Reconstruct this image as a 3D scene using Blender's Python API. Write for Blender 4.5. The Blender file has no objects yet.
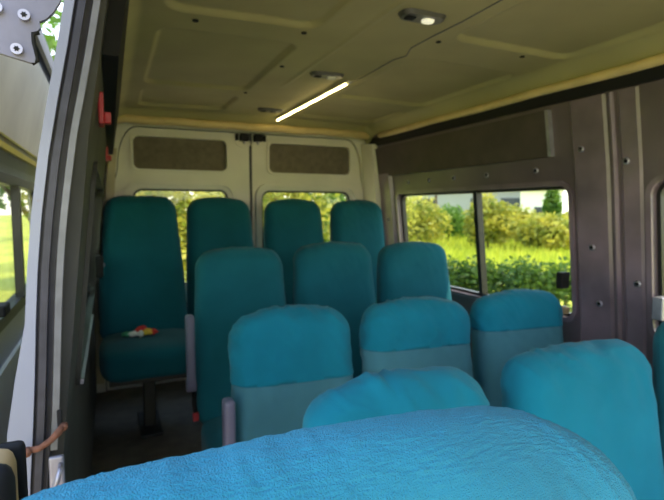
import bpy, bmesh, math, random
from mathutils import Vector, Matrix, noise
random.seed(7)
PI = math.pi
C = bpy.context.scene.collection
sc = bpy.context.scene

# ------------------------------------------------------------------ camera, sky, sun, exposure
cam_d = bpy.data.cameras.new('camera'); cam = bpy.data.objects.new('camera', cam_d); C.objects.link(cam)
YAW, PITCH = math.radians(23.9), math.radians(4.7)
cam.location = (0, 0, 1.07)
cam.rotation_euler = (PI/2 - PITCH, 0, -YAW)
cam_d.sensor_width = 36; cam_d.lens = 500/664*36
cam_d.clip_start = 0.02; cam_d.clip_end = 400
cam_d.dof.use_dof = True; cam_d.dof.focus_distance = 0.42; cam_d.dof.aperture_fstop = 12
sc.camera = cam
sc.view_settings.view_transform = 'Standard'; sc.view_settings.look = 'None'
sc.view_settings.gamma = 1; sc.view_settings.use_curve_mapping = False
sc.view_settings.exposure = 0.35
w = bpy.data.worlds.new('sky'); sc.world = w; w.use_nodes = True
nt = w.node_tree; bg = nt.nodes['Background']
tc = nt.nodes.new('ShaderNodeTexCoord'); sp = nt.nodes.new('ShaderNodeSeparateXYZ'); rp = nt.nodes.new('ShaderNodeValToRGB')
nt.links.new(tc.outputs['Generated'], sp.inputs[0]); nt.links.new(sp.outputs['Z'], rp.inputs[0]); nt.links.new(rp.outputs[0], bg.inputs[0])
rp.color_ramp.elements[0].position = 0.0; rp.color_ramp.elements[0].color = (1.0, .93, .80, 1)
rp.color_ramp.elements[1].position = 0.75; rp.color_ramp.elements[1].color = (.42, .60, .95, 1)
e = rp.color_ramp.elements.new(0.2); e.color = (.80, .88, 1.0, 1)
bg.inputs[1].default_value = 3.0
sd = bpy.data.lights.new('sun', 'SUN'); sun = bpy.data.objects.new('sun', sd); C.objects.link(sun)
sd.energy = 6.5; sd.angle = math.radians(.6); sd.color = (1, .86, .62)
sun.rotation_euler = Vector((.34, -.30, .85)).to_track_quat('Z', 'Y').to_euler()
sun.location = (6, -10, 14)

# ------------------------------------------------------------------ helpers
def mat(name, col, rough=.6, metal=0, var=.12, vscale=12, bump=0, bscale=60, spec=.5, sheen=0, emit=None, estr=0, wear=None, wearcol=None, wscale=20, col2=None, detail=3):
    m = bpy.data.materials.new(name); m.use_nodes = True
    n = m.node_tree.nodes; l = m.node_tree.links; b = n['Principled BSDF']
    t = n.new('ShaderNodeTexCoord')
    nz = n.new('ShaderNodeTexNoise'); nz.inputs['Scale'].default_value = vscale; nz.inputs['Detail'].default_value = 4
    l.new(t.outputs['Object'], nz.inputs['Vector'])
    r = n.new('ShaderNodeValToRGB'); l.new(nz.outputs['Fac'], r.inputs[0])
    r.color_ramp.elements[0].position = .3; r.color_ramp.elements[1].position = .7
    c2 = col2 or [min(1, c*(1+var)) for c in col]
    r.color_ramp.elements[0].color = (*[c*(1-var) for c in col], 1); r.color_ramp.elements[1].color = (*c2, 1)
    out = r.outputs[0]
    if wear:
        wn = n.new('ShaderNodeTexNoise'); wn.inputs['Scale'].default_value = wscale; wn.inputs['Detail'].default_value = 6
        l.new(t.outputs['Object'], wn.inputs['Vector'])
        wr = n.new('ShaderNodeValToRGB'); l.new(wn.outputs['Fac'], wr.inputs[0])
        wr.color_ramp.elements[0].position = wear; wr.color_ramp.elements[1].position = wear+.04
        mx = n.new('ShaderNodeMixRGB'); l.new(wr.outputs[0], mx.inputs[0]); l.new(out, mx.inputs[1]); mx.inputs[2].default_value = (*wearcol, 1)
        out = mx.outputs[0]
    l.new(out, b.inputs['Base Color'])
    b.inputs['Roughness'].default_value = rough; b.inputs['Metallic'].default_value = metal
    b.inputs['Specular IOR Level'].default_value = spec
    if sheen:
        b.inputs['Sheen Weight'].default_value = sheen; b.inputs['Sheen Roughness'].default_value = .5
    if bump:
        bn = n.new('ShaderNodeTexNoise'); bn.inputs['Scale'].default_value = bscale; bn.inputs['Detail'].default_value = detail
        l.new(t.outputs['Object'], bn.inputs['Vector'])
        bp = n.new('ShaderNodeBump'); bp.inputs['Strength'].default_value = bump; bp.inputs['Distance'].default_value = .002
        l.new(bn.outputs['Fac'], bp.inputs['Height']); l.new(bp.outputs[0], b.inputs['Normal'])
    if emit:
        b.inputs['Emission Color'].default_value = (*emit, 1); b.inputs['Emission Strength'].default_value = estr
    return m

def glass(name, tint, k=.5):
    m = bpy.data.materials.new(name); m.use_nodes = True
    n = m.node_tree.nodes; l = m.node_tree.links; n.remove(n['Principled BSDF'])
    tr = n.new('ShaderNodeBsdfTransparent'); tr.inputs[0].default_value = (*tint, 1)
    gl = n.new('ShaderNodeBsdfGlossy'); gl.inputs['Roughness'].default_value = .06
    lw = n.new('ShaderNodeLayerWeight'); pw = n.new('ShaderNodeMath'); pw.operation = 'POWER'; pw.inputs[1].default_value = 4
    fr = n.new('ShaderNodeMath'); fr.operation = 'MULTIPLY_ADD'; fr.inputs[1].default_value = k; fr.inputs[2].default_value = .02
    l.new(lw.outputs['Facing'], pw.inputs[0]); l.new(pw.outputs[0], fr.inputs[0])
    mx = n.new('ShaderNodeMixShader'); l.new(fr.outputs[0], mx.inputs[0]); l.new(tr.outputs[0], mx.inputs[1]); l.new(gl.outputs[0], mx.inputs[2])
    l.new(mx.outputs[0], n['Material Output'].inputs[0]); return m

def leafmat(name, a, b_):
    m = bpy.data.materials.new(name); m.use_nodes = True
    n = m.node_tree.nodes; l = m.node_tree.links; b = n['Principled BSDF']
    t = n.new('ShaderNodeTexCoord'); nz = n.new('ShaderNodeTexNoise'); nz.inputs['Scale'].default_value = 1.3
    l.new(t.outputs['Object'], nz.inputs['Vector']); r = n.new('ShaderNodeValToRGB'); l.new(nz.outputs['Fac'], r.inputs[0])
    r.color_ramp.elements[0].position = .35; r.color_ramp.elements[1].position = .65
    r.color_ramp.elements[0].color = (*a, 1); r.color_ramp.elements[1].color = (*b_, 1)
    l.new(r.outputs[0], b.inputs['Base Color']); b.inputs['Roughness'].default_value = .5
    tl = n.new('ShaderNodeBsdfTranslucent'); l.new(r.outputs[0], tl.inputs[0])
    mx = n.new('ShaderNodeMixShader'); mx.inputs[0].default_value = .5
    l.new(b.outputs[0], mx.inputs[1]); l.new(tl.outputs[0], mx.inputs[2]); l.new(mx.outputs[0], n['Material Output'].inputs[0])
    return m

def obj(name, bm, m, parent=None, smooth=False, kind=None, recalc=True):
    if recalc: bmesh.ops.recalc_face_normals(bm, faces=bm.faces[:])
    me = bpy.data.meshes.new(name); bm.to_mesh(me); bm.free()
    for mm in (m if isinstance(m, (list, tuple)) else [m]): me.materials.append(mm)
    if smooth:
        for p in me.polygons: p.use_smooth = True
    o = bpy.data.objects.new(name, me); C.objects.link(o)
    if parent: o.parent = parent
    if kind: o['kind'] = kind
    return o

def tag(o, label, cat, group=None, kind=None):
    o['label'] = label; o['category'] = cat
    if group: o['group'] = group
    if kind: o['kind'] = kind
    return o

def empty(name, loc, label=None, cat=None, group=None, rz=0):
    o = bpy.data.objects.new(name, None); C.objects.link(o); o.location = loc; o.rotation_euler = (0, 0, rz); o.empty_display_size = .05
    if label: tag(o, label, cat, group)
    return o

def box(bm, x0, x1, y0, y1, z0, z1, bev=0, mi=0):
    r = bmesh.ops.create_cube(bm, size=1)
    vs = r['verts']
    for v in vs:
        v.co = Vector((x0 + (v.co.x+.5)*(x1-x0), y0 + (v.co.y+.5)*(y1-y0), z0 + (v.co.z+.5)*(z1-z0)))
    fs = {f for v in vs for f in v.link_faces}
    for f in fs: f.material_index = mi
    if bev:
        es = list({e for v in vs for e in v.link_edges})
        bmesh.ops.bevel(bm, geom=es, offset=bev, segments=3, profile=.5, affect='EDGES')
    return bm

def B(*a, **k): return box(bmesh.new(), *a, **k)

def tube(bm, pts, r, seg=10, caps=True):
    pts = [Vector(p) for p in pts]; rings = []
    prev = None
    for i, p in enumerate(pts):
        d = (pts[min(i+1, len(pts)-1)] - pts[max(i-1, 0)]).normalized()
        up = Vector((0, 0, 1)) if abs(d.z) < .95 else Vector((0, 1, 0))
        if prev is None: a = d.cross(up).normalized()
        else: a = (prev - d*prev.dot(d)).normalized()
        prev = a; b = d.cross(a)
        rr = r[i] if isinstance(r, (list, tuple)) else r
        rings.append([bm.verts.new(p + a*math.cos(2*PI*k/seg)*rr + b*math.sin(2*PI*k/seg)*rr) for k in range(seg)])
    for i in range(len(rings)-1):
        for k in range(seg):
            bm.faces.new((rings[i][k], rings[i][(k+1) % seg], rings[i+1][(k+1) % seg], rings[i+1][k]))
    if caps: bm.faces.new(rings[0][::-1]); bm.faces.new(rings[-1])
    return bm
def T(pts, r, seg=10): return tube(bmesh.new(), pts, r, seg)

def disc(bm, c, ax, r, h, seg=16):
    c = Vector(c); ax = Vector(ax).normalized()
    return tube(bm, [c - ax*h/2, c + ax*h/2], r, seg)

def rrect(a0, a1, b0, b1, r, n=6):
    out = []
    for cx, cy, s in ((a1-r, b1-r, 0), (a0+r, b1-r, 1), (a0+r, b0+r, 2), (a1-r, b0+r, 3)):
        for k in range(n+1):
            t = (s + k/n)*PI/2
            out.append((cx + r*math.cos(t), cy + r*math.sin(t)))
    return out

def slab(outer, holes, f0, f1, bm=None):
    """plate with holes: outer / holes are 2-D loops, f0 and f1 lift a 2-D point onto the two faces"""
    bm = bm or bmesh.new()
    loops = [outer] + holes; rings = []
    for f in (f0, f1):
        fr = []; es = []
        for lp in loops:
            vs = [bm.verts.new(f(*p)) for p in lp]; fr.append(vs)
            for i in range(len(vs)): es.append(bm.edges.new((vs[i], vs[(i+1) % len(vs)])))
        bmesh.ops.triangle_fill(bm, edges=es, use_beauty=True, use_dissolve=False)
        rings.append(fr)
    for a, b in zip(rings[0], rings[1]):
        for i in range(len(a)):
            j = (i+1) % len(a)
            bm.faces.new((a[i], a[j], b[j], b[i]))
    return bm

def ring2(lo, li, f0, f1):   # frame between two loops with equal counts
    return slab(lo, [li], f0, f1)

# inside half-width of the van body at height z (tumblehome)
CX = .835
PR = [(1.64, .795), (1.2, .865), (.55, .935), (-.6, .945)]
def hw(z):
    if z >= PR[0][0]: return PR[0][1]
    for (z1, w1), (z0, w0) in zip(PR, PR[1:]):
        if z >= z0: return w0 + (w1-w0)*(z-z0)/(z1-z0)
    return PR[-1][1]
def XR(z): return CX + hw(z)
def XL(z): return CX - hw(z)

def sm(t): t = max(0, min(1, t)); return t*t*(3-2*t)

# ------------------------------------------------------------------ materials
M = {}
M['ceil'] = mat('ceiling fabric lined metal', (.345, .315, .145), .7, var=.10, vscale=3, bump=.15, bscale=90)
M['rim'] = mat('roof edge with golden light tint', (.62, .47, .22), .55, var=.15, vscale=8)  # golden cast of strip light and sun bounce is mixed into this colour
M['wallR'] = mat('dark mauve grey painted metal', (.115, .085, .10), .36, var=.25, vscale=4, bump=.1, bscale=40, spec=.6)
M['pillar'] = mat('mauve grey pillar paint', (.17, .125, .155), .30, var=.35, vscale=5, bump=.08, bscale=30, spec=.7)
M['wallU'] = mat('dark brown upper panel', (.065, .05, .042), .7, var=.2, vscale=10, bump=.3, bscale=150)
M['wallL'] = mat('dark trim panel', (.045, .045, .04), .6, var=.3, vscale=5)
M['black'] = mat('black plastic', (.010, .010, .011), .7, spec=.25)
M['rubber'] = mat('black rubber seal', (.035, .033, .045), .5, var=.3, vscale=30)
M['cream'] = mat('cream white door paint', (.70, .66, .56), .45, var=.08, vscale=4, spec=.5)
M['creamtrim'] = mat('beige pillar cover', (.50, .42, .28), .6, var=.1)
M['brown'] = mat('grey brown felt panel', (.15, .125, .09), .9, var=.15, vscale=30, bump=.4, bscale=200)
M['floor'] = mat('worn grey brown vinyl floor', (.12, .10, .08), .6, var=.25, vscale=14, bump=.2, bscale=60, wear=.68, wearcol=(.22, .19, .15), wscale=9)
M['silver'] = mat('worn silver paint', (.17, .17, .18), .5, metal=.3, var=.15, vscale=30, wear=.68, wearcol=(.16, .08, .05), wscale=25)
M['steel'] = mat('brushed zinc steel', (.34, .33, .39), .38, metal=.6, var=.15, vscale=25, bump=.1, bscale=120)
M['white'] = mat('pale lilac white body paint', (.27, .28, .35), .35, var=.06, vscale=6, wear=.70, wearcol=(.30, .16, .09), wscale=14)
M['plate'] = mat('grey painted bracket steel', (.15, .145, .19), .45, metal=.2, var=.2, vscale=20, bump=.1, bscale=100)
M['rust'] = mat('rusty brown metal', (.20, .08, .045), .8, metal=.2, var=.4, vscale=60, bump=.5, bscale=150)
M['doortrim'] = mat('pale olive grey door lining', (.66, .68, .60), .5, var=.12, vscale=5)
M['yellow'] = mat('yellow green seal', (.55, .50, .10), .5)
M['red'] = mat('red plastic', (.38, .02, .03), .45)
M['tan'] = mat('tan strip', (.42, .29, .14), .6)
M['arm'] = mat('lavender grey plastic armrest', (.17, .16, .24), .45, var=.1)
M['led'] = mat('warm lit diode strip', (.9, .8, .5), .5, emit=(1, .80, .35), estr=14)
M['lens'] = mat('lit milky lamp lens', (.8, .8, .7), .2, emit=(1, .93, .72), estr=.45)
M['lens2'] = mat('milky lamp lens', (.75, .75, .68), .15)
M['housing'] = mat('dark grey lamp housing', (.06, .06, .055), .4)
M['glass'] = glass('clear side glass', (.90, .93, .88))
M['glassd'] = glass('dusty tinted glass', (.75, .82, .70), .12)
M['frame'] = mat('black window frame', (.01, .01, .01), .4)
M['leg'] = mat('black painted seat metal', (.02, .02, .02), .5, metal=.3)
def fabric(name, col, bump=.35, bscale=420, var=.10, vscale=7):
    return mat(name, col, .95, var=var, vscale=vscale, bump=bump, bscale=bscale, spec=.12, sheen=.08, detail=2)
M['teal'] = fabric('teal stretch cover', (.010, .118, .160))
M['dimmed'] = fabric('deep green teal stretch cover', (.007, .088, .118))  # greener rear row teal, with the weak rear light darkened into the colour
M['blue'] = fabric('bright blue stretch cover', (.008, .185, .280))
M['terry'] = fabric('light blue terry cover', (.028, .225, .345), bump=1.0, bscale=800, var=.12, vscale=9)
M['faded'] = fabric('faded grey blue cover', (.060, .195, .255))

# ------------------------------------------------------------------ room shell
def side_wall(name, X, sgn, y0, y1, wins, m, th=.055):
    bm = bmesh.new()
    zs = [1.64, 1.2, .55, -.6]
    fin = lambda y, z: (X(z), y, z)
    fout = lambda y, z: (X(z) + sgn*th, y, z)
    for za, zb in ((1.64, 1.2), (.55, -.6)):
        slab([(y0, zb), (y1, zb), (y1, za), (y0, za)], [], fin, fout, bm)
    slab([(y0, .55), (y1, .55), (y1, 1.2), (y0, 1.2)], wins, fin, fout, bm)
    return obj(name, bm, m, kind='structure')

winA = rrect(1.475, 2.80, .61, 1.165, .045)
winB = rrect(.18, 1.135, .61, 1.165, .05)
wall_right = side_wall('wall_right', XR, 1, -.9, 3.2, [winA, winB], M['wallR'])
winC = rrect(1.30, 2.72, .66, 1.165, .05)
wall_left = side_wall('wall_left', XL, -1, 1.0, 3.2, [winC], M['wallL'])
# header above the sliding door opening and sill beneath it
bm = bmesh.new()
slab([(-.9, 1.50), (1.0, 1.50), (1.0, 1.64), (-.9, 1.64)], [], lambda y, z: (XL(z), y, z), lambda y, z: (XL(z)-.055, y, z), bm)
obj('trim_1', bm, M['rubber'], kind='structure')

# pressed ribs / box pillar on the right wall (children of wall_right)
def rib(name, ya, yb, za, zb, h, m, bev=.006, X=XR, s=-1, parent=None):
    bm = bmesh.new(); n = 14
    prof = [(ya, 0), (ya+bev*1.6, h), (yb-bev*1.6, h), (yb, 0)]
    rings = []
    for i in range(n+1):
        z = za + (zb-za)*i/n
        rings.append([bm.verts.new((X(z) + s*hh, y, z)) for y, hh in prof])
    for a, b in zip(rings, rings[1:]):
        for k in range(3): bm.faces.new((a[k], a[k+1], b[k+1], b[k]))
        bm.faces.new((a[3], a[0], b[0], b[3]))
    bm.faces.new(rings[0]); bm.faces.new(rings[-1][::-1])
    return obj(name, bm, m, parent)
rib('pillar', 1.290, 1.445, -.3, 1.485, .009, M['pillar'], parent=wall_right)
rib('pillar_ridge', 1.258, 1.276, -.3, 1.485, .014, M['pillar'], .004, parent=wall_right)
rib('pillar', 1.165, 1.245, -.3, 1.485, .006, M['pillar'], parent=wall_right)
rib('pillar', 2.84, 3.12, -.3, 1.3, .025, M['pillar'], parent=wall_right)
# window surround lips
def lip(y0, y1, z0, z1, r, X, s, m, parent, wid=.02, h=.010):
    a = rrect(y0-wid, y1+wid, z0-wid, z1+wid, r+wid); b = rrect(y0, y1, z0, z1, r)
    return obj('window_lip', slab(a, [b], lambda y, z: (X(z)+s*.0005, y, z), lambda y, z: (X(z)+s*h, y, z)), m, parent)
lip(1.475, 2.80, .61, 1.165, .045, XR, -1, M['pillar'], wall_right)
lip(.18, 1.135, .61, 1.165, .05, XR, -1, M['pillar'], wall_right)
lip(1.30, 2.72, .66, 1.165, .05, XL, 1, M['wallL'], wall_left)
# upper lining panel on the right, with its ledge and pale end strip
bm = bmesh.new()
slab([(1.55, 1.285), (3.08, 1.285), (3.08, 1.47), (1.55, 1.47)], [], lambda y, z: (XR(z)-.001, y, z), lambda y, z: (XR(z)-.022, y, z), bm)
obj('upper_lining', bm, M['wallU'], wall_right)
bm = bmesh.new()
slab([(1.535, 1.285), (1.55, 1.285), (1.55, 1.47), (1.535, 1.47)], [], lambda y, z: (XR(z)-.001, y, z), lambda y, z: (XR(z)-.024, y, z), bm)
o = obj('end_strip', bm, M['steel'], wall_right); o['label'] = 'pale metal end strip of the lining'
bm = bmesh.new()
slab([(-.8, 1.49), (3.1, 1.49), (3.1, 1.545), (-.8, 1.545)], [], lambda y, z: (XR(z)-.001, y, z), lambda y, z: (XR(z)-.012, y, z), bm)
obj('dark_roof_seam', bm, M['black'], wall_right)
# round plugs
for y, z in ((1.40, 1.30), (1.22, 1.24), (1.37, .92), (1.345, .70), (2.66, 1.235), (2.44, 1.235), (2.21, 1.235), (1.95, 1.235), (1.64, 1.235), (1.19, .80), (2.90, 1.0)):
    raised = .010 if 1.29 < y < 1.45 else (.007 if 1.165 < y < 1.245 else (.026 if y > 2.84 else .001))
    x = XR(z) - raised
    o = obj('plug', disc(bmesh.new(), (x, y, z), (1, 0, .12), .0125, .008), M['steel'], wall_right, True)
    obj('plug_hole', disc(bmesh.new(), (x-.004, y, z), (1, 0, .12), .007, .004), M['black'], o)

# ceiling with pressed panels
PAN = [(.16, .61, .72, 1.50), (.16, .61, 1.66, 2.40), (.16, .61, 2.52, 2.91), (.16, .61, -.25, .58),
       (1.055, 1.565, .60, 1.40), (1.055, 1.565, 1.63, 2.34), (1.055, 1.565, 2.50, 2.91), (1.055, 1.565, -.25, .46)]
def sdr(x, y, p, r=.055):
    cx, cy = (p[0]+p[1])/2, (p[2]+p[3])/2; hx, hy = (p[1]-p[0])/2-r, (p[3]-p[2])/2-r
    qx, qy = abs(x-cx)-hx, abs(y-cy)-hy
    return math.hypot(max(qx, 0), max(qy, 0)) + min(max(qx, qy), 0) - r
def zc(x, y):
    z = 1.62 + .012*(1 - ((x-CX)/.8)**2)
    d = min(sdr(x, y, p) for p in PAN)
    z += .015*sm((-d+.007)/.014)
    z -= .006*math.exp(-((x-.745)/.007)**2) * sm((2.3-y)/.2)           # long pressed rib
    e = abs(x-CX) - .735
    if e > 0: z -= .075*(e/.075)**1.6
    z += .0015*noise.noise(Vector((x*6, y*6, 0)))
    if y > 2.98: z -= .045*sm((y-2.98)/.10)
    return z
def ceil_mesh(x0, x1, nx, y0, y1, ny, flt):
    bm = bmesh.new(); g = []
    for i in range(nx+1):
        x = x0 + (x1-x0)*i/nx
        g.append([bm.verts.new((x, y0+(y1-y0)*j/ny, zc(x, y0+(y1-y0)*j/ny))) for j in range(ny+1)])
    for i in range(nx):
        for j in range(ny): bm.faces.new((g[i][j], g[i+1][j], g[i+1][j+1], g[i][j+1]))
    return bm
ceiling = obj('ceiling', ceil_mesh(.035, 1.635, 230, -.7, 3.10, 420, None), M['ceil'], smooth=True, kind='structure', recalc=False)
roof = obj('roof_skin', B(CX-.84, CX+.84, -.9, 3.25, 1.655, 1.68, bev=.005), M['white'], ceiling)
# rolled edge, golden light painted into its colour, along the right side and across the rear
bm = T([(1.632, -.7+.19*i, 1.548+.002*math.sin(i*1.7)) for i in range(20)], .018, 12)
obj('rolled_edge', bm, M['rim'], ceiling, True)
bm = T([(.04, -.0+3.05, 1.56)]+[(x/10, 3.06, 1.572+.003*math.sin(x*2.1)) for x in range(1, 16)]+[(1.62, 3.05, 1.56)], .024, 12)
obj('rolled_edge', bm, M['rim'], ceiling, True)
for x, y in ((.585, 1.54), (.64, 1.93), (.62, 2.43), (1.03, 1.44), (1.40, 1.44), (.25, 1.56)):
    obj('ceiling_plug', disc(bmesh.new(), (x, y, zc(x, y)-.001), (0, 0, 1), .009, .005), M['black'], ceiling)

# floor: low front part, raised rear platform
obj('floor', B(-.11, 1.78, -.9, 2.12, -.36, -.30), M['floor'], kind='structure')
fp = obj('floor_platform', B(-.11, 1.78, 2.12, 3.22, -.30, 0.0, bev=.004), M['floor'], kind='structure'); fp.name = 'floor.001'

# ------------------------------------------------------------------ rear wall with its two doors
YR = 3.17
def door_outline(side):   # in (x, z), side -1 left, +1 right
    pts = []
    xi = CX + side*.008
    for z in (-.05, .3, .55, .9, 1.2): pts.append((CX + side*(hw(z)-.055), z))
    zt = 1.545; xo = CX + side*(hw(1.3)-.065)
    for k in range(9):
        t = k/8*PI/2
        pts.append((xo - side*.11*(1-math.cos(t)), 1.30 + (zt-1.30)*math.sin(t)))
    pts.append((xi, zt)); pts.append((xi, -.05))
    return pts
def rear_door(n, side):
    a, b = (CX-.72, CX-.165) if side < 0 else (CX+.065, CX+.70)
    if side < 0: wa, wb = .125, .69
    else: wa, wb = .905, 1.545
    win = rrect(wa, wb, .60, 1.19, .055, 8)
    pan = rrect(*((.135, .68) if side < 0 else (.955, 1.535)), 1.305, 1.495, .035, 6)
    f = lambda d: (lambda x, z: (x, YR+d, z))
    root = obj('door_%d' % n, slab(door_outline(side), [win, pan], f(0), f(.045)), M['cream'], kind='structure')
    obj('felt_panel', slab(pan, [], f(.010), f(.03)), M['brown'], root)
    # raised rim round the felt panel and the window
    po = rrect(*((.135-.014, .68+.014) if side < 0 else (.955-.014, 1.535+.014)), 1.305-.014, 1.495+.014, .045, 6)
    obj('panel_rim', slab(po, [pan], f(-.016), f(-.0005)), M['cream'], root)
    wo = rrect(wa-.045, wb+.045, .55, 1.235, .09, 8); wm = rrect(wa-.022, wb+.022, .575, 1.213, .07, 8)
    obj('window_rim', slab(wo, [wm], f(-.030), f(-.0005)), M['cream'], root)
    g = rrect(wa-.004, wb+.004, .596, 1.194, .055, 8)
    obj('window_seal', slab(win, [rrect(wa+.012, wb-.012, .612, 1.178, .045, 8)], f(.012), f(.035)), M['rubber'], root)
    obj('pane', slab(g, [], f(.036), f(.040)), M['glass'], root)
    hx = CX + side*.045
    l = obj('latch', B(hx-.028, hx+.028, YR-.04, YR-.001, 1.497, 1.54, bev=.006), M['black'], root)
    obj('latch_bolt', disc(bmesh.new(), (hx, YR-.018, 1.495), (0, 0, 1), .008, .03), M['steel'], l)
    obj('pressed_cup', slab([(hx+.055*math.cos(t*PI/12)*1.0, 1.50+.045*math.sin(t*PI/12)) for t in range(12, 25)], [], f(-.008), f(-.0008)), M['cream'], root)
    obj('latch', B(hx+side*.045-.008, hx+side*.045+.008, YR-.025, YR-.001, 1.50, 1.54, bev=.003), M['black'], root)
    for k in range(3):
        sx = wa+.05 if side < 0 else wb-.05
    return root
rear_door(1, -1); rear_door(2, 1)
# rubber seal in the gap of the two rear doors and the body ring round them
obj('trim_2', B(CX-.0075, CX+.0075, YR-.008, YR+.04, -.05, 1.56, bev=.003), M['rubber'], kind='structure')
ro = [(XL(-.3)-.0, -.3)]; 
outer = [(XL(z), z) for z in (-.3, 0, .55, .9, 1.2, 1.64)] + [(XR(z), z) for z in (1.64, 1.2, .9, .55, 0, -.3)]
L = door_outline(-1)[:-2]; Rr = door_outline(1)[:-2]
inner = [(x, max(z, -.05)) for x, z in L] + [(x, z) for x, z in Rr[::-1]]
inner = [(CX + (x-CX)*1.006, z + (.006 if z > 1.4 else 0)) for x, z in inner]
obj('wall_rear', slab(outer, [inner], lambda x, z: (x, YR-.02, z), lambda x, z: (x, YR+.06, z)), M['cream'], kind='structure')
obj('trim_9', slab([(CX+(x-CX)*1.008, z+(.008 if z > 1.4 else (-.01 if z < 0 else 0))) for x, z in inner], [[(CX+(x-CX)*.985, z-(.008 if z > 1.4 else -.02 if z < 0 else 0)) for x, z in inner]], lambda x, z: (x, YR+.012, z), lambda x, z: (x, YR+.03, z)), M['rubber'], kind='structure')
# pillar covers either side of the rear doors
bm = bmesh.new(); s = slab([(2.98, .1), (3.14, .1), (3.14, 1.52), (2.98, 1.50)], [], lambda y, z: (XR(z)-.003, y, z), lambda y, z: (XR(z)-.05+.012*math.sin(z*9), y, z), bm)
obj('trim_3', bm, M['cream'], kind='structure')
bm = bmesh.new(); s = slab([(3.0, .1), (3.14, .1), (3.14, 1.40), (3.0, 1.40)], [], lambda y, z: (XL(z)+.003, y, z), lambda y, z: (XL(z)+.045, y, z), bm)
obj('trim_4', bm, M['creamtrim'], kind='structure')

# ------------------------------------------------------------------ side windows
def side_window(n, X, s, y0, y1, z0, z1, div, m, parent_label=None):
    f = lambda d: (lambda y, z: (X(z)+s*d, y, z))
    a = rrect(y0, y1, z0, z1, .045); b = rrect(y0+.014, y1-.014, z0+.014, z1-.014, .035)
    root = obj('window_%d' % n, slab(a, [b], f(.022), f(.048)), M['frame'], kind='structure')
    ys = [y0+.005] + div + [y1-.005]
    for p, q in zip(ys, ys[1:]):
        obj('pane', slab(rrect(p, q, z0+.006, z1-.006, .03), [], f(.036), f(.040)), m, root)
    for d in div:
        obj('divider', slab([(d-.014, z0), (d+.014, z0), (d+.014, z1), (d-.014, z1)], [], f(.014), f(.050)), M['frame'], root)
    return root
w1 = side_window(1, XR, 1, 1.475, 2.80, .61, 1.165, [2.07], M['glass'])
w2 = side_window(2, XR, 1, .18, 1.135, .61, 1.165, [.62], M['glass'])
w3 = side_window(3, XL, -1, 1.30, 2.72, .66, 1.165, [2.0], M['glassd'])
o = obj('slide_rail', slab([(1.3, .655), (2.1, .655), (2.1, .667), (1.3, .667)], [], lambda y, z: (XL(z)+.011, y, z), lambda y, z: (XL(z)+.018, y, z)), M['steel'], w3); o['label'] = 'pale metal slide rail'
# catches on the window edges
obj('window_catch', B(XR(.78)-.03, XR(.78)+.02, 1.505, 1.535, .735, .805, bev=.005), M['black'], w1)
o = obj('window_catch', B(XR(.66)-.028, XR(.66)+.01, 1.50, 1.535, .625, .66, bev=.01), M['tan'], w1); o['label'] = 'tan window catch'
o = obj('window_catch', B(XR(.72)-.03, XR(.72)+.02, 1.09, 1.125, .685, .765, bev=.004), M['steel'], w2); o['label'] = 'steel window catch'

# ------------------------------------------------------------------ left door jamb, upper trim
YJ = .985
def strip(name, d0_, d1, ya, yb, za, zb, m, parent=None, kind=None, n=24, wob=0):
    bm = bmesh.new(); rings = []
    for i in range(n+1):
        z = za + (zb-za)*i/n
        x = XL(z) + (wob and -.005 - .015*math.exp(-((z-1.02)/.26)**2)); d0 = d0_(z) if callable(d0_) else d0_
        rings.append([bm.verts.new((x+d0, ya, z)), bm.verts.new((x+d1, ya, z)), bm.verts.new((x+d1, yb, z)), bm.verts.new((x+d0, yb, z))])
    for a, b in zip(rings, rings[1:]):
        for k in range(4): bm.faces.new((a[k], a[(k+1) % 4], b[(k+1) % 4], b[k]))
    bm.faces.new(rings[0]); bm.faces.new(rings[-1][::-1])
    bmesh.ops.recalc_face_normals(bm, faces=bm.faces[:])
    return obj(name, bm, m, parent, kind=kind)
jamb = strip('trim_5', -.0115, -.001, YJ-.03, YJ-.022, .655, 1.42, M['silver'], kind='structure', wob=1)
strip('trim_6', -.040, -.0135, YJ-.018, YJ+.012, -.5, 1.60, M['rubber'], kind='structure', wob=1)
seal = strip('seal_bead', -.033, -.022, YJ-.034, YJ-.019, -.5, 1.58, M['rubber'], wob=1)
seal.parent = bpy.data.objects['trim_6']
strip('trim_7', lambda z: -.054 - .022*sm((.90-z)/.2), -.039, YJ-.03, YJ+.015, -.6, 1.62, M['white'], kind='structure', wob=1)
strip('trim_8', .001, .030, 1.06, 2.95, 1.36, 1.60, M['black'], kind='structure')
# latch pocket and rusty catch
lp = obj('latch_pocket', B(XL(.69)-.010, XL(.69)-.002, YJ-.033, YJ-.028, .695, .725, bev=.002), M['black'], jamb)
cat = empty('door_catch', (XL(.68), YJ-.04, .68), 'rusty brown hooked catch across the sliding door pillar near its foot', 'door catch')
bm = bmesh.new()
tube(bm, [(.002, 0, .022), (-.006, -.006, .012), (-.018, -.012, .002), (-.034, -.012, -.008), (-.052, -.008, -.011)], [.005, .0065, .0055, .005, .006], 10)
obj('hook', bm, M['rust'], cat, True)
obj('bolt', disc(bmesh.new(), (-.052, -.012, -.011), (0, 1, 0), .007, .012), M['rust'], cat, True)
obj('pivot', disc(bmesh.new(), (.002, 0, .018), (0, 1, 0), .006, .012), M['rust'], cat, True)
lk = empty('door_lock_plate', (XL(.62), YJ-.03, .61), 'small grey lock plate below the rusty catch on the door pillar', 'lock plate')
obj('plate', B(-.018, .006, -.006, .004, -.035, .035, bev=.004), M['steel'], lk)
obj('striker', T([(-.012, -.006, -.02), (-.012, -.022, -.018), (-.004, -.026, 0), (0, -.022, .016), (0, -.006, .02)], .004), M['steel'], lk, True)

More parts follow.
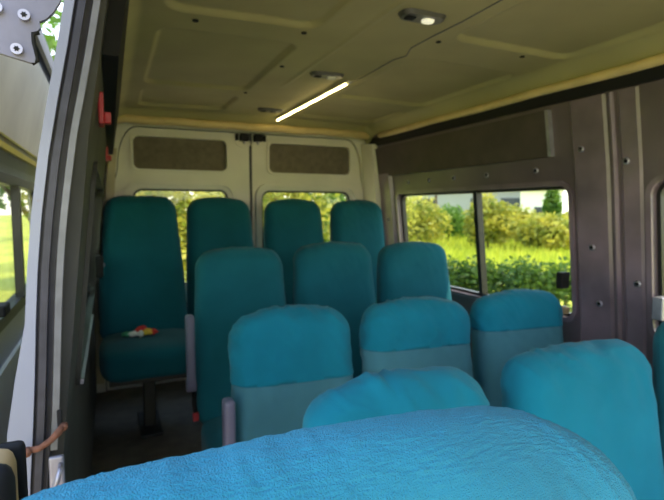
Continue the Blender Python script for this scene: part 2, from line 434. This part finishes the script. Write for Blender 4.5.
# red releases on the left wall
for (y, z, sc_, lab) in ((1.22, 1.285, 1.0, 'red plastic release clip on the left wall, nearer and higher one'), (2.60, 1.325, 1.0, 'red plastic release clip on the left wall, farther one by the rear pillar')):
    r_ = empty('release_clip', (XL(z), y, z), lab, 'release clip', 'red release clips on the left wall')
    obj('bracket', B(.001, .012, -.028, .028, -.034, .034, bev=.003), M['red'], r_)
    obj('lever', B(.012, .026, -.018, .010, -.030, -.006, bev=.003), M['red'], r_)
    obj('slot', B(.010, .014, -.014, .012, .004, .026, bev=.002), M['black'], r_)

# belt reel on the left wall
r_ = empty('seat_belt_reel', (XL(.80), 2.64, .80), 'black seat belt reel on the left wall beside the rear corner seat', 'seat belt')
obj('housing', B(.002, .036, -.04, .04, -.06, .05, bev=.012), M['black'], r_)
obj('webbing', B(.006, .009, -.024, .024, -.26, -.055), M['black'], r_)
obj('bolt', disc(bmesh.new(), (.038, 0, .0), (1, 0, 0), .010, .008), M['steel'], r_, True)

# ------------------------------------------------------------------ sliding door, slid open outside the left wall
def XD(z): return -.180 - .105*max(0, min(1, (1.58-z)/.40)) if z > .5 else -.285
f = lambda d: (lambda y, z: (XD(z)-d, y, z))
dw = rrect(1.10, 2.55, .76, 1.155, .05)
bm = bmesh.new()
slab([(.93, 1.2), (2.75, 1.2), (2.75, 1.60), (.93, 1.60)], [], f(0), f(.022), bm)
slab([(.93, .5), (2.75, .5), (2.75, 1.2), (.93, 1.2)], [dw], f(0), f(.04), bm)
slab([(.93, -.5), (2.75, -.5), (2.75, .5), (.93, .5)], [], f(0), f(.04), bm)
d3 = obj('door_3', bm, M['white'], kind='structure')
obj('upper_lining', slab(rrect(.95, 2.70, 1.27, 1.52, .03), [], f(-.010), f(-.0008)), M['doortrim'], d3)
obj('top_rail', slab(rrect(.94, 2.74, 1.56, 1.598, .006), [], f(-.014), f(-.0008)), M['silver'], d3)
o = obj('seal', slab(rrect(.95, 2.70, 1.235, 1.25, .005), [], f(-.012), f(-.0008)), M['yellow'], d3); o['label'] = 'yellow green rubber seal'
wf = obj('window_frame', slab(rrect(1.08, 2.57, .74, 1.175, .06), [rrect(1.115, 2.54, .775, 1.145, .04)], f(-.008), f(.03)), M['frame'], d3)
obj('pane', slab(rrect(1.11, 2.545, .77, 1.15, .04), [], f(.008), f(.012)), M['glass'], wf)
obj('divider', slab([(1.95, .77), (1.98, .77), (1.98, 1.145), (1.95, 1.145)], [], f(-.012), f(.014)), M['frame'], wf)
hd = obj('door_handle', B(XD(.8)+.009, XD(.8)+.04, 1.45, 1.52, .80, .83, bev=.006), M['black'], d3)
obj('lower_lining', slab(rrect(.97, 2.70, -.35, .64, .05), [], f(-.012), f(-.0008)), M['doortrim'], d3)

# steel roller bracket with two star bolts, hanging from the header of the door opening
# steel bracket plate seen nearly face on
br = empty('roller_bracket', (-.08, .62, 1.30), 'grey steel roller bracket with star bolts at the top left corner of the door opening', 'bracket')
OUT = [(-.043, -.068), (-.017, -.071), (.009, -.077), (.013, -.077), (.014, -.072), (.011, -.056), (.011, -.046), (.017, -.044), (.02, -.04), (.019, -.034), (.025, -.031), (.032, -.023), (.039, -.011), (.042, .002), (.044, .06), (.044, .24), (-.09, .24), (-.09, -.06)]
obj('plate', slab(OUT, [], lambda x, z: (x, 0, z), lambda x, z: (x, .007, z)), M['plate'], br)
obj('edge_fold', T([(.010, .003, -.077), (.015, .003, -.074), (.012, .003, -.056), (.012, .003, -.047), (.018, .003, -.044)], .0028), M['black'], br, True)
for (x, z) in ((.006, -.031), (-.002, -.066), (-.018, -.027)):
    b_ = obj('bolt', disc(bmesh.new(), (x, -.003, z), (0, 1, 0), .0056, .006, 18), M['steel'], br)
    st = []
    for k in range(12):
        rr = .0032 if k % 2 == 0 else .0019
        st.append((x+rr*math.cos(k*PI/6), z+rr*math.sin(k*PI/6)))
    obj('star_socket', slab(st, [], lambda a, c: (a, -.0068, c), lambda a, c: (a, -.0058, c)), M['black'], b_)
obj('arm', B(-.06, .06, .002, .02, .22, .262), M['steel'], br)

# dark armrest of the front door at the bottom left corner
dh = empty('armrest_bolster', (-.105, .50, .81), 'black and tan rounded armrest at the bottom left corner beside the nearest seat', 'armrest')
bm = bmesh.new()
box(bm, -.07, .020, -.04, .03, -.12, .045, bev=.014)
obj('pad', bm, M['tan'], dh, True)
obj('shell', B(-.075, .030, -.070, -.040, -.12, .062, bev=.013), M['black'], dh, True)
obj('rear_cap', B(-.07, .025, .028, .040, -.12, .043, bev=.006), M['black'], dh, True)

# ------------------------------------------------------------------ seats
def puff(w_, d_, h_, n=5, seg=22):
    bm = bmesh.new(); r = bmesh.ops.create_cube(bm, size=2)
    bmesh.ops.subdivide_edges(bm, edges=bm.edges[:], cuts=seg, use_grid_fill=True)
    for v in bm.verts:
        # spread the grid lines towards the edges
        p = Vector([math.sin(c*PI/2*.92)/math.sin(PI/2*.92) for c in v.co])
        k = (abs(p.x)**n + abs(p.y)**n + abs(p.z)**n)**(1/n)
        mx = max(abs(p.x), abs(p.y), abs(p.z))
        p = p/k
        v.co = Vector((p.x*w_/2, p.y*d_/2, p.z*h_/2))
    return bm

def rbox(w_, d_, h_, r, seg):
    bm = bmesh.new(); bmesh.ops.create_cube(bm, size=2)
    bmesh.ops.subdivide_edges(bm, edges=bm.edges[:], cuts=seg, use_grid_fill=True)
    hs = (w_/2, d_/2, h_/2)
    for v in bm.verts:
        q = Vector([math.sin(c*PI/2*.9)/math.sin(PI/2*.9)*h for c, h in zip(v.co, hs)])
        c = Vector([max(-(h-r), min(h-r, a)) for a, h in zip(q, hs)])
        d = q - c
        v.co = c + d.normalized()*r
    return bm

def back_bm(W, D, H, seed, lean=.09, arch=.02, rip=.004, seg=64, taper=.12, rad=None):
    bm = rbox(W, D, H, rad or D*.46, seg)
    bmesh.ops.recalc_face_normals(bm, faces=bm.faces[:]); bm.normal_update()
    disp = {}
    for v in bm.verts:
        p = v.co; t = p.z/H + .5
        q = Vector((p.x*9 + p.z*7 + seed*7.1, p.y*8, p.z*5 - p.x*4))
        wr = noise.noise(q)*.6 + (1-abs(noise.noise(q*1.9+Vector((3, 1, seed)))*2))*.5
        ttop = max(0, (t-.6)/.4)
        da = Vector(((p.x*.8+p.z*.6)*34, p.y*6, (p.z*.8-p.x*.6)*7 + seed*3.3))
        fold = max(0, 1-abs(noise.noise(da))*4.5)**1.5 * max(0, noise.noise(Vector((p.x*6, 0, p.z*6+seed*5)))+.15)
        disp[v] = v.normal * (rip*1.5*fold*(.15+1.3*ttop) + rip*(wr*(.35+ttop)) + .004*noise.noise(Vector((p.x*4, p.z*4, seed))))
    for v in bm.verts:
        p = v.co + disp[v]; t = p.z/H + .5
        p.x *= 1.04 - taper*t*t
        p.y *= 1.10 - .28*t
        p.y += lean*t
        p.z -= arch*(2*p.x/W)**2*t*1.5
        p.z += H/2
        v.co = p
    return bm

def split_cap(bm, zc_, off=.0025):
    """cut the upper part of a backrest off as its own slightly larger shell"""
    bm2 = bm.copy()
    g = bm2.verts[:]+bm2.edges[:]+bm2.faces[:]
    bmesh.ops.bisect_plane(bm2, geom=g, plane_co=(0, 0, zc_), plane_no=(0.03, .0, 1), clear_inner=True)
    bmesh.ops.recalc_face_normals(bm2, faces=bm2.faces[:]); bm2.normal_update()
    for v in bm2.verts: v.co += v.normal*off
    return bm2

def seat(x, y, W, zf, zcush, ztop, label, mname='teal', cap=None, arm=False, seed=1, D=.13, rz=0, arch=.02, rip=.004, group=None, capm='blue', lean=.09, name='passenger_seat', taper=.13, armlen=.235, belt=False, cushlen=.42):
    """x centre, y of the front face of the backrest near its top"""
    r = empty(name, (x, y, zf), label, 'seat', group, rz)
    zb = zcush - .06 - zf; H = ztop - zf - zb
    bm = back_bm(W, D, H, seed, lean, arch, rip, taper=taper)
    bmesh.ops.translate(bm, verts=bm.verts[:], vec=(0, D*.36-lean, zb))
    if cap is not None:
        c = split_cap(bm, cap-zf)
        o = obj('backrest', bm, M['faded'], r, True); o['label'] = 'faded grey blue lower backrest'
        o = obj('headrest_cover', c, M[capm], r, True); o['label'] = 'brighter blue cover pulled over the top'
        sm_ = o.modifiers.new('thickness', 'SOLIDIFY'); sm_.thickness = .0015; sm_.offset = 1
    else:
        obj('backrest', bm, M[mname], r, True)
    cb = puff(W*1.04, cushlen, .13, 4, 16)
    for v in cb.verts:
        t = v.co.y/cushlen   # -.5 front
        v.co.z += .012*noise.noise(Vector((v.co.x*6, v.co.y*6, seed))) - (.02*(2*v.co.x/W)**2 if v.co.z < 0 else 0)
        if t < -.2 and v.co.z < 0: v.co.z -= .03*(-t-.2)/.3
    bmesh.ops.translate(cb, verts=cb.verts[:], vec=(0, -cushlen/2-.02, zcush-zf-.065))
    obj('cushion', cb, M[mname if cap is None else 'faded'], r, True)
    fz = zcush-zf-.15
    obj('seat_frame', B(-W*.42, W*.42, -cushlen+.03, .03, fz-.02, fz+.01, bev=.004), M['leg'], r)
    if fz > .06:
        bm = bmesh.new(); box(bm, -.028, .028, -.26, -.20, 0.0, fz-.01, bev=.006); box(bm, -.05, .05, -.36, -.06, 0, .014, bev=.003)
        obj('leg', bm, M['leg'], r)
    if arm:
        ax = -W/2-.028; az = zb + arm
        a = obj('armrest', B(ax-.017, ax+.015, -.085, -.035, az, az+armlen, bev=.011), M['arm'], r, True)
        o = obj('pivot', disc(bmesh.new(), (ax, -.05, az+.01), (1, 0, 0), .026, .036, 20), M['arm'], a, True)
    if belt:
        ax = -W/2-.015; az = zb + (arm or .1)
        a = obj('buckle_stalk', T([(ax, -.045, az-.01), (ax-.004, -.055, az-.06), (ax, -.06, az-.10)], .009), M['black'], r, True)
        obj('buckle', B(ax-.011, ax+.013, -.073, -.05, az-.135, az-.10, bev=.004), M['red'], a)
    return r

FL = -.30
# rear row on the platform
seat(.148, 2.78, .415, 0, .46, 1.14, 'shade-darkened teal seat in the rear left corner with a small bundle on its cushion', mname='dimmed', seed=1, cushlen=.47, taper=.22)
seat(.575, 2.86, .385, 0, .46, 1.135, 'shade-darkened teal rear row seat, second from the left, in front of the left rear door', mname='dimmed', seed=2, rip=.002)
seat(1.015, 2.84, .385, 0, .46, 1.13, 'shade-darkened teal rear row seat, third from the left, before the right rear window', mname='dimmed', seed=3, rip=.002)
seat(1.425, 2.80, .375, 0, .46, 1.125, 'shade-darkened teal rear row seat in the right corner beside the cream pillar', mname='dimmed', seed=4)
# third row
seat(.505, 2.08, .40, FL, .24, .905, 'teal aisle seat with raised armrest and red belt buckle in the third row', seed=5, arm=.17, armlen=.30, belt=True, rip=.003)
seat(.945, 2.08, .41, FL, .24, .915, 'teal middle seat of the third row with smooth square top', seed=6)
seat(1.395, 2.10, .42, FL, .24, .905, 'teal third row seat at the right wall before the long side window', seed=7)
# second row
seat(.51, 1.42, .39, FL, .12, .758, 'faded blue aisle seat in the second row with creases across its upper right corner', cap=.55, seed=8, arm=.245, rip=.010, taper=.08)
seat(.97, 1.42, .42, FL, .12, .752, 'middle seat of the second row, blue cap over a pale grey band', cap=.60, seed=9, rip=.008, taper=.06)
seat(1.46, 1.45, .42, FL, .12, .745, 'blue second row seat at the right wall just below the sliding window catch', cap=.61, seed=10, taper=.06)
# first row
seat(.535, .82, .405, FL, .12, .730, 'bright blue low seat with crumpled cover right behind the nearest seat', cap=.64, seed=11, rip=.008, arch=.02, taper=.06)
seat(1.11, .86, .48, FL, .12, .716, 'big bright blue seat at the right with its side edge showing and diagonal creases', mname='blue', seed=12, rip=.007, arch=.012, D=.16, taper=.08)
seat(1.56, .84, .34, FL, .12, .76, 'teal seat cut off by the right edge of the picture beside the front window', mname='teal', seed=13)

# nearest seat: fuzzy terry cover
near = empty('passenger_seat', (.155, .275, FL), 'nearest seat with light blue fuzzy terry cover filling the bottom of the view', 'seat')
bm = back_bm(.51, .12, .62, 21, lean=.05, arch=.0, rip=.002, taper=.08, seg=170, rad=.056)
for v in bm.verts:
    p = v.co; t = p.z/.62
    # gently arched crest that falls off at the right shoulder
    p.z -= t**4*((.7*max(0, p.x-.01)**2 + 14*max(0, p.x-.01)**4) + .035*max(0, .05-p.x) + .10*max(0, -p.x-.12)**2)
    # broad creases fanning down from the crest
    k = max(0, t-.62)/.38
    p.y -= .006*k*math.sin(p.x*46 + (p.z-.6)*60 + 2*noise.noise(p*9))*math.exp(-((p.x-.10)/.10)**2)
    nn = noise.noise(Vector(p)*460)*.0012 + noise.noise(Vector(p)*150)*.0004
    v.co = p + v.normal*nn
bmesh.ops.translate(bm, verts=bm.verts[:], vec=(.002, -.03, .602))
obj('backrest', bm, M['terry'], near, True)
cb = puff(.46, .44, .13, 4, 14); bmesh.ops.translate(cb, verts=cb.verts[:], vec=(0, -.255, .56))
obj('cushion', cb, M['terry'], near, True)
obj('seat_frame', B(-.2, .2, -.45, -.02, .45, .48, bev=.004), M['leg'], near)
bm = bmesh.new(); box(bm, -.03, .03, -.30, -.22, 0, .455, bev=.006); box(bm, -.06, .06, -.42, -.12, 0, .014)
obj('leg', bm, M['leg'], near)
# piping seam over the left end of the nearest seat

# bundle on the rear corner seat
bd = empty('crumpled_cloth', (.115, 2.52, .466), 'small crumpled red, white and yellow cloth bundle lying on the rear corner seat', 'cloth')
def lump(name, x, y, z, sx, sy, sz, m, sd_):
    b_ = bmesh.new(); bmesh.ops.create_icosphere(b_, subdivisions=3, radius=1)
    for v in b_.verts:
        k = 1 + .45*noise.noise(v.co*2.2 + Vector((sd_, 0, 0)))
        v.co = Vector((x+v.co.x*sx*k, y+v.co.y*sy*k, z+v.co.z*sz*k))
    return obj(name, b_, m, bd, True)
mw = mat('white cloth', (.65, .65, .62), .9); my = mat('yellow cloth', (.65, .45, .05), .9); mg = mat('green cloth', (.05, .30, .18), .9); mr = mat('red cloth', (.55, .03, .03), .9)
for k, (x, y, z, a, b_, c, m) in enumerate([(-.055, 0, .012, .026, .03, .011, mg), (-.03, -.02, .016, .024, .022, .013, mw), (.0, .0, .020, .030, .03, .017, mr), (.0, -.028, .016, .013, .015, .016, mw), (.03, -.01, .018, .024, .028, .015, my), (.052, 0, .014, .026, .03, .013, mr), (.01, .02, .030, .022, .02, .012, mr)]):
    lump('fold', x, y, z, a, b_, c, m, k)

# ------------------------------------------------------------------ ceiling lights and wire
led = empty('led_strip', (.96, 2.0, 1.615), 'glowing warm light strip fixed along the middle of the ceiling', 'light strip')
obj('backing', B(-.007, .007, 0, 1.0, -.001, .003), M['lens2'], led)
for k in range(20):
    x = .0018*math.sin(k*1.3)
    obj('lit_segment', B(x-.004, x+.004, k*.05+.002, k*.05+.046, -.007, -.0012, bev=.002), M['led'], led)
obj('connector', B(-.008, .008, -.02, .0, -.008, .002, bev=.002), M['lens2'], led)
wp = [(.96, 1.985, 1.608), (.957, 1.85, 1.603), (.958, 1.70, 1.606), (.95, 1.60, 1.604), (.955, 1.52, 1.597), (.935, 1.46, 1.604), (.938, 1.35, 1.606), (.935, 1.20, 1.601), (.94, 1.05, 1.606), (.93, .6, 1.60), (.94, .1, 1.606)]
tag(obj('wire', T(wp, .0022, 8), mat('thin grey wire', (.10, .10, .09), .4), None, True), 'thin grey wire running along the ceiling to the light strip', 'wire')
def dome(y, lab, m, s=1.15):
    r = empty('ceiling_lamp', (.85, y, zc(.85, y)), lab, 'lamp', 'flat lamps along the ceiling centre')
    a = rrect(-.065*s, .065*s, -.03*s, .03*s, .025*s)
    obj('housing', slab(a, [], lambda x, z: (x, z, .0), lambda x, z: (x*.9, z*.85, -.012)), M['housing'], r)
    a = rrect(.0*s, .034*s, -.013*s, .013*s, .012*s)
    obj('lens', slab(a, [], lambda x, z: (x, z, -.0122), lambda x, z: (x*.95, z*.9, -.018)), m, r, False)
    obj('switch', B(-.048*s, -.024*s, -.010*s, .010*s, -.017, -.0122, bev=.002), M['black'], r)
dome(1.27, 'flat ceiling lamp with a lit lens, nearest to the camera', M['lens'])
dome(1.97, 'dark flat ceiling lamp beside the front end of the light strip', M['lens2'])
dome(2.78, 'dark flat ceiling lamp beside the far end of the light strip', M['housing'])

# ------------------------------------------------------------------ outside
GZ = -.95
grass = mat('sunny yellow green meadow', (.30, .36, .03), .9, var=.35, vscale=.35, col2=(.60, .60, .07))
bm = bmesh.new()
n = 60
g = [[bm.verts.new((-120+240*i/n, -60+260*j/n, GZ + .25*noise.noise(Vector((i*.35, j*.35, 0)))*min(1, (abs(i-30)+abs(j-14))/8))) for j in range(n+1)] for i in range(n+1)]
for i in range(n):
    for j in range(n): bm.faces.new((g[i][j], g[i+1][j], g[i+1][j+1], g[i][j+1]))
ground = obj('ground', bm, grass, smooth=True, kind='structure')

ap = obj('bounce_apron', slab([(CX+7.5*math.cos(k*PI/16)*(1+.08*math.sin(k*2.1)), 1.0+7*math.sin(k*PI/16)*(1+.06*math.cos(k*1.7))) for k in range(32)], [], lambda x, y: (x, y, GZ-.02), lambda x, y: (x, y, GZ+.03)), mat('warm beige bounce gravel', (.36, .27, .19), .9, var=.2, vscale=5, bump=.4, bscale=20)); ap['kind'] = 'structure'  # unseen gravel patch, added so its warm bounce tints the ceiling

def leaves(bm, c, r, num, size, mi=0, flat=.8, shell=.5):
    c = Vector(c)
    for _ in range(num):
        d = Vector((random.gauss(0, 1), random.gauss(0, 1), random.gauss(0, 1))).normalized()
        k = shell + (1-shell)*random.random()
        p = c + Vector((d.x*r[0], d.y*r[1], d.z*r[2]))*k
        a = Vector((random.gauss(0, 1), random.gauss(0, 1), random.gauss(0, .6))).normalized()
        b = a.cross(Vector((random.gauss(0, 1), random.gauss(0, 1), random.gauss(0, 1)))).normalized()
        s = size*(.6+.8*random.random())
        vs = [bm.verts.new(p + a*s), bm.verts.new(p + b*s*.45), bm.verts.new(p - a*s), bm.verts.new(p - b*s*.45)]
        f = bm.faces.new(vs); f.material_index = mi
LM = {'gold': leafmat('golden green leaves', (.15, .20, .02), (.62, .55, .08)), 'green': leafmat('fresh green leaves', (.06, .16, .012), (.20, .32, .04)),
      'dark': leafmat('dark green leaves', (.045, .10, .012), (.12, .21, .03)), 'bark': mat('bark', (.10, .07, .04), .9)}
def tree(x, y, h, r, kind, label, num=1600, size=.16, name='tree', trunk=True):
    t = empty(name, (x, y, GZ), label, 'tree' if name == 'tree' else 'shrub', 'trees and shrubs around the van')
    bm = bmesh.new(); nb = 6
    th = h*.30 if trunk else h*.08
    for k in range(nb):
        a = k/nb*2*PI; rr = r*.5
        leaves(bm, (rr*math.cos(a), rr*math.sin(a), th + (h-th)*(.35+.2*random.random())), (r*.6, r*.6, (h-th)*.38), num//(nb+1), size)
    leaves(bm, (0, 0, th+(h-th)*.65), (r*.65, r*.65, (h-th)*.35), num//(nb+1), size)
    obj('crown', bm, LM[kind], t, recalc=False)
    bm = T([(0, 0, 0), (.03*h, .02*h, h*.3), (.0, .0, h*.6), (.03, 0, h*.85)], [.022*h, .018*h, .011*h, .004*h], 8)
    for k in range(5):
        a = k*1.3; tube(bm, [(0, 0, th*.9), (r*.3*math.cos(a), r*.3*math.sin(a), th*1.2), (r*.6*math.cos(a), r*.6*math.sin(a), th*1.5)], [.009*h, .006*h, .002*h], 6)
    obj('trunk', bm, LM['bark'], t)
    return t
def pol(ang, dist): a = math.radians(ang); return dist*math.sin(a), dist*math.cos(a)

# hedge to the right
hx = empty('hedge', (*pol(42, 11), GZ), 'low dark green hedge between the van and the meadow on the right', 'hedge')
bm = bmesh.new()
for k in range(44):
    a, d = 18 + k*1.3, 11
    p = pol(a, d/math.cos(math.radians(a-42))); q = (p[0]-hx.location.x, p[1]-hx.location.y)
    leaves(bm, (q[0], q[1], .50+.08*math.sin(k*1.9)), (.45, .45, .50), 620, .055, shell=.3)
obj('foliage', bm, LM['dark'], hx, recalc=False)
bm = bmesh.new()
for k in range(44):
    a, d = 18 + k*1.3, 11
    p = pol(a, d/math.cos(math.radians(a-42))); q = (p[0]-hx.location.x, p[1]-hx.location.y)
    tube(bm, [(q[0], q[1], 0), (q[0]+.05, q[1], .7)], .02, 6)
obj('stems', bm, LM['bark'], hx)

# tall meadow blades behind the hedge
bm = bmesh.new()
for _ in range(16000):
    a = random.uniform(15, 68); d = random.uniform(13, 40); x, y = pol(a, d)
    h_ = random.uniform(.25, .6); ww = .03*(1+d/20); th = random.random()*PI
    dx, dy = math.cos(th)*ww, math.sin(th)*ww; lx, ly = random.uniform(-.1, .1), random.uniform(-.1, .1)
    vs = [bm.verts.new((x-dx, y-dy, GZ)), bm.verts.new((x+dx, y+dy, GZ)), bm.verts.new((x+lx, y+ly, GZ+h_))]
    bm.faces.new(vs)
tag(obj('meadow_grass', bm, leafmat('meadow blades', (.34, .42, .03), (.72, .70, .08)), recalc=False), 'tall sunlit yellow green grass in the meadow to the right', 'grass', kind='stuff')

spec = [(33.5, 26, 2.9, 1.7, 'gold', 'golden green bushy tree seen at the left end of the long side window'),
        (37.0, 31, 2.4, 1.5, 'green', 'green round tree beside the dark square of the grey building'),
        (41.2, 24, 2.9, 1.1, 'gold', 'golden tree just right of the window divider'),
        (44.0, 29, 2.3, 1.4, 'gold', 'yellow bushy tree in front of the grey building'),
        (47.0, 24, 1.9, 1.3, 'gold', 'low yellow shrub below the pale wall'),
        (47.6, 34, 3.8, .55, 'green', 'slender green tree standing before the pale sky in the side window'),
        (51.0, 27, 2.2, 1.6, 'gold', 'golden shrub at the right end of the long side window'),
        (57.0, 22, 2.9, 1.3, 'green', 'green tree seen in the front window near its rear edge'),
        (61.5, 28, 3.2, 1.6, 'gold', 'golden tree farther forward outside the front window')]
for a, d, h_, r_, k_, lab in spec: tree(*pol(a, d), h_, r_, k_, lab, num=3000, size=.13, trunk=False)
# behind the van
spec = [(1.6, 20, 4.2, 1.6, 'green', 'green tree behind the left edge of the left rear door'),
        (6.5, 11, 3.3, 1.5, 'gold', 'golden tree filling the left rear window'),
        (12.0, 15, 3.9, 1.5, 'gold', 'bright yellow tree at the right side of the left rear window'),
        (17.5, 11, 3.3, 1.4, 'gold', 'golden tree at the left side of the right rear window'),
        (22.5, 15, 3.8, 1.3, 'green', 'green tree in the middle of the right rear window'),
        (28.5, 19, 4.0, 1.6, 'gold', 'yellow tree at the right side of the right rear window')]
for a, d, h_, r_, k_, lab in spec: tree(*pol(a, d), h_, r_, k_, lab, num=3200, size=.10, trunk=False)
spec = [(-6, 9.5, 5.9, 1.5, 'green', 'tall fresh green tree seen above the open sliding door'),
        (-14, 13, 5.4, 1.9, 'green', 'broad green tree seen through the window of the open sliding door'),
        (-27, 9, 5.2, 1.8, 'gold', 'golden green tree out to the left of the open sliding door'),
        (-3.2, 14.5, 4.9, 1.4, 'gold', 'golden green tree seen through the narrow left side window')]
for a, d, h_, r_, k_, lab in spec: tree(*pol(a, d), h_, r_, k_, lab, num=3200, size=.11)

# buildings beyond the meadow
mc = mat('grey render wall', (.30, .31, .32), .8); mwht = mat('white render wall', (.72, .70, .66), .8); mdk = mat('dark window glass', (.04, .05, .06), .2); mroof = mat('grey sheet roof', (.22, .22, .24), .6)
bl = empty('grey_building', (*pol(41, 58), GZ), 'low grey building with dark windows beyond the meadow', 'building', rz=-math.radians(41))
obj('wall', B(-8.5, 4.6, 0, 7, 0, 4.1), mc, bl)
obj('roof', B(-9, 4.9, -.5, 7.5, 4.1, 4.55, bev=.05), mroof, bl)
for x in (-6.6, -.6, 2.6):
    w_ = obj('window', B(x-1.1, x+1.1, -.06, .05, .9, 3.2), mdk, bl)
    obj('sill', B(x-1.2, x+1.2, -.14, .0, .82, .9), mwht, w_)
obj('door', B(-3.6, -2.6, -.05, .05, 0, 2.2), mdk, bl)
wh = empty('white_house', (*pol(47.2, 50), GZ), 'white house wall standing right of the grey building', 'building', rz=-math.radians(46))
obj('wall', B(-2.4, 1.2, 0, 5, 0, 3.7), mwht, wh)
obj('roof', B(-2.6, 1.4, -.3, 5.3, 3.7, 3.85, bev=.03), mroof, wh)
obj('window', B(-1.2, -.2, -.05, .05, 1.2, 2.2), mdk, wh)
pp = empty('utility_pole', (*pol(35.6, 30), GZ), 'thin dark utility pole in the meadow seen in the narrow side pane', 'pole')
obj('shaft', T([(0, 0, 0), (0, 0, 5.6)], [.09, .06], 8), LM['bark'], pp)
obj('crossarm', B(-.5, .5, -.05, .05, 5.1, 5.2), LM['bark'], pp)
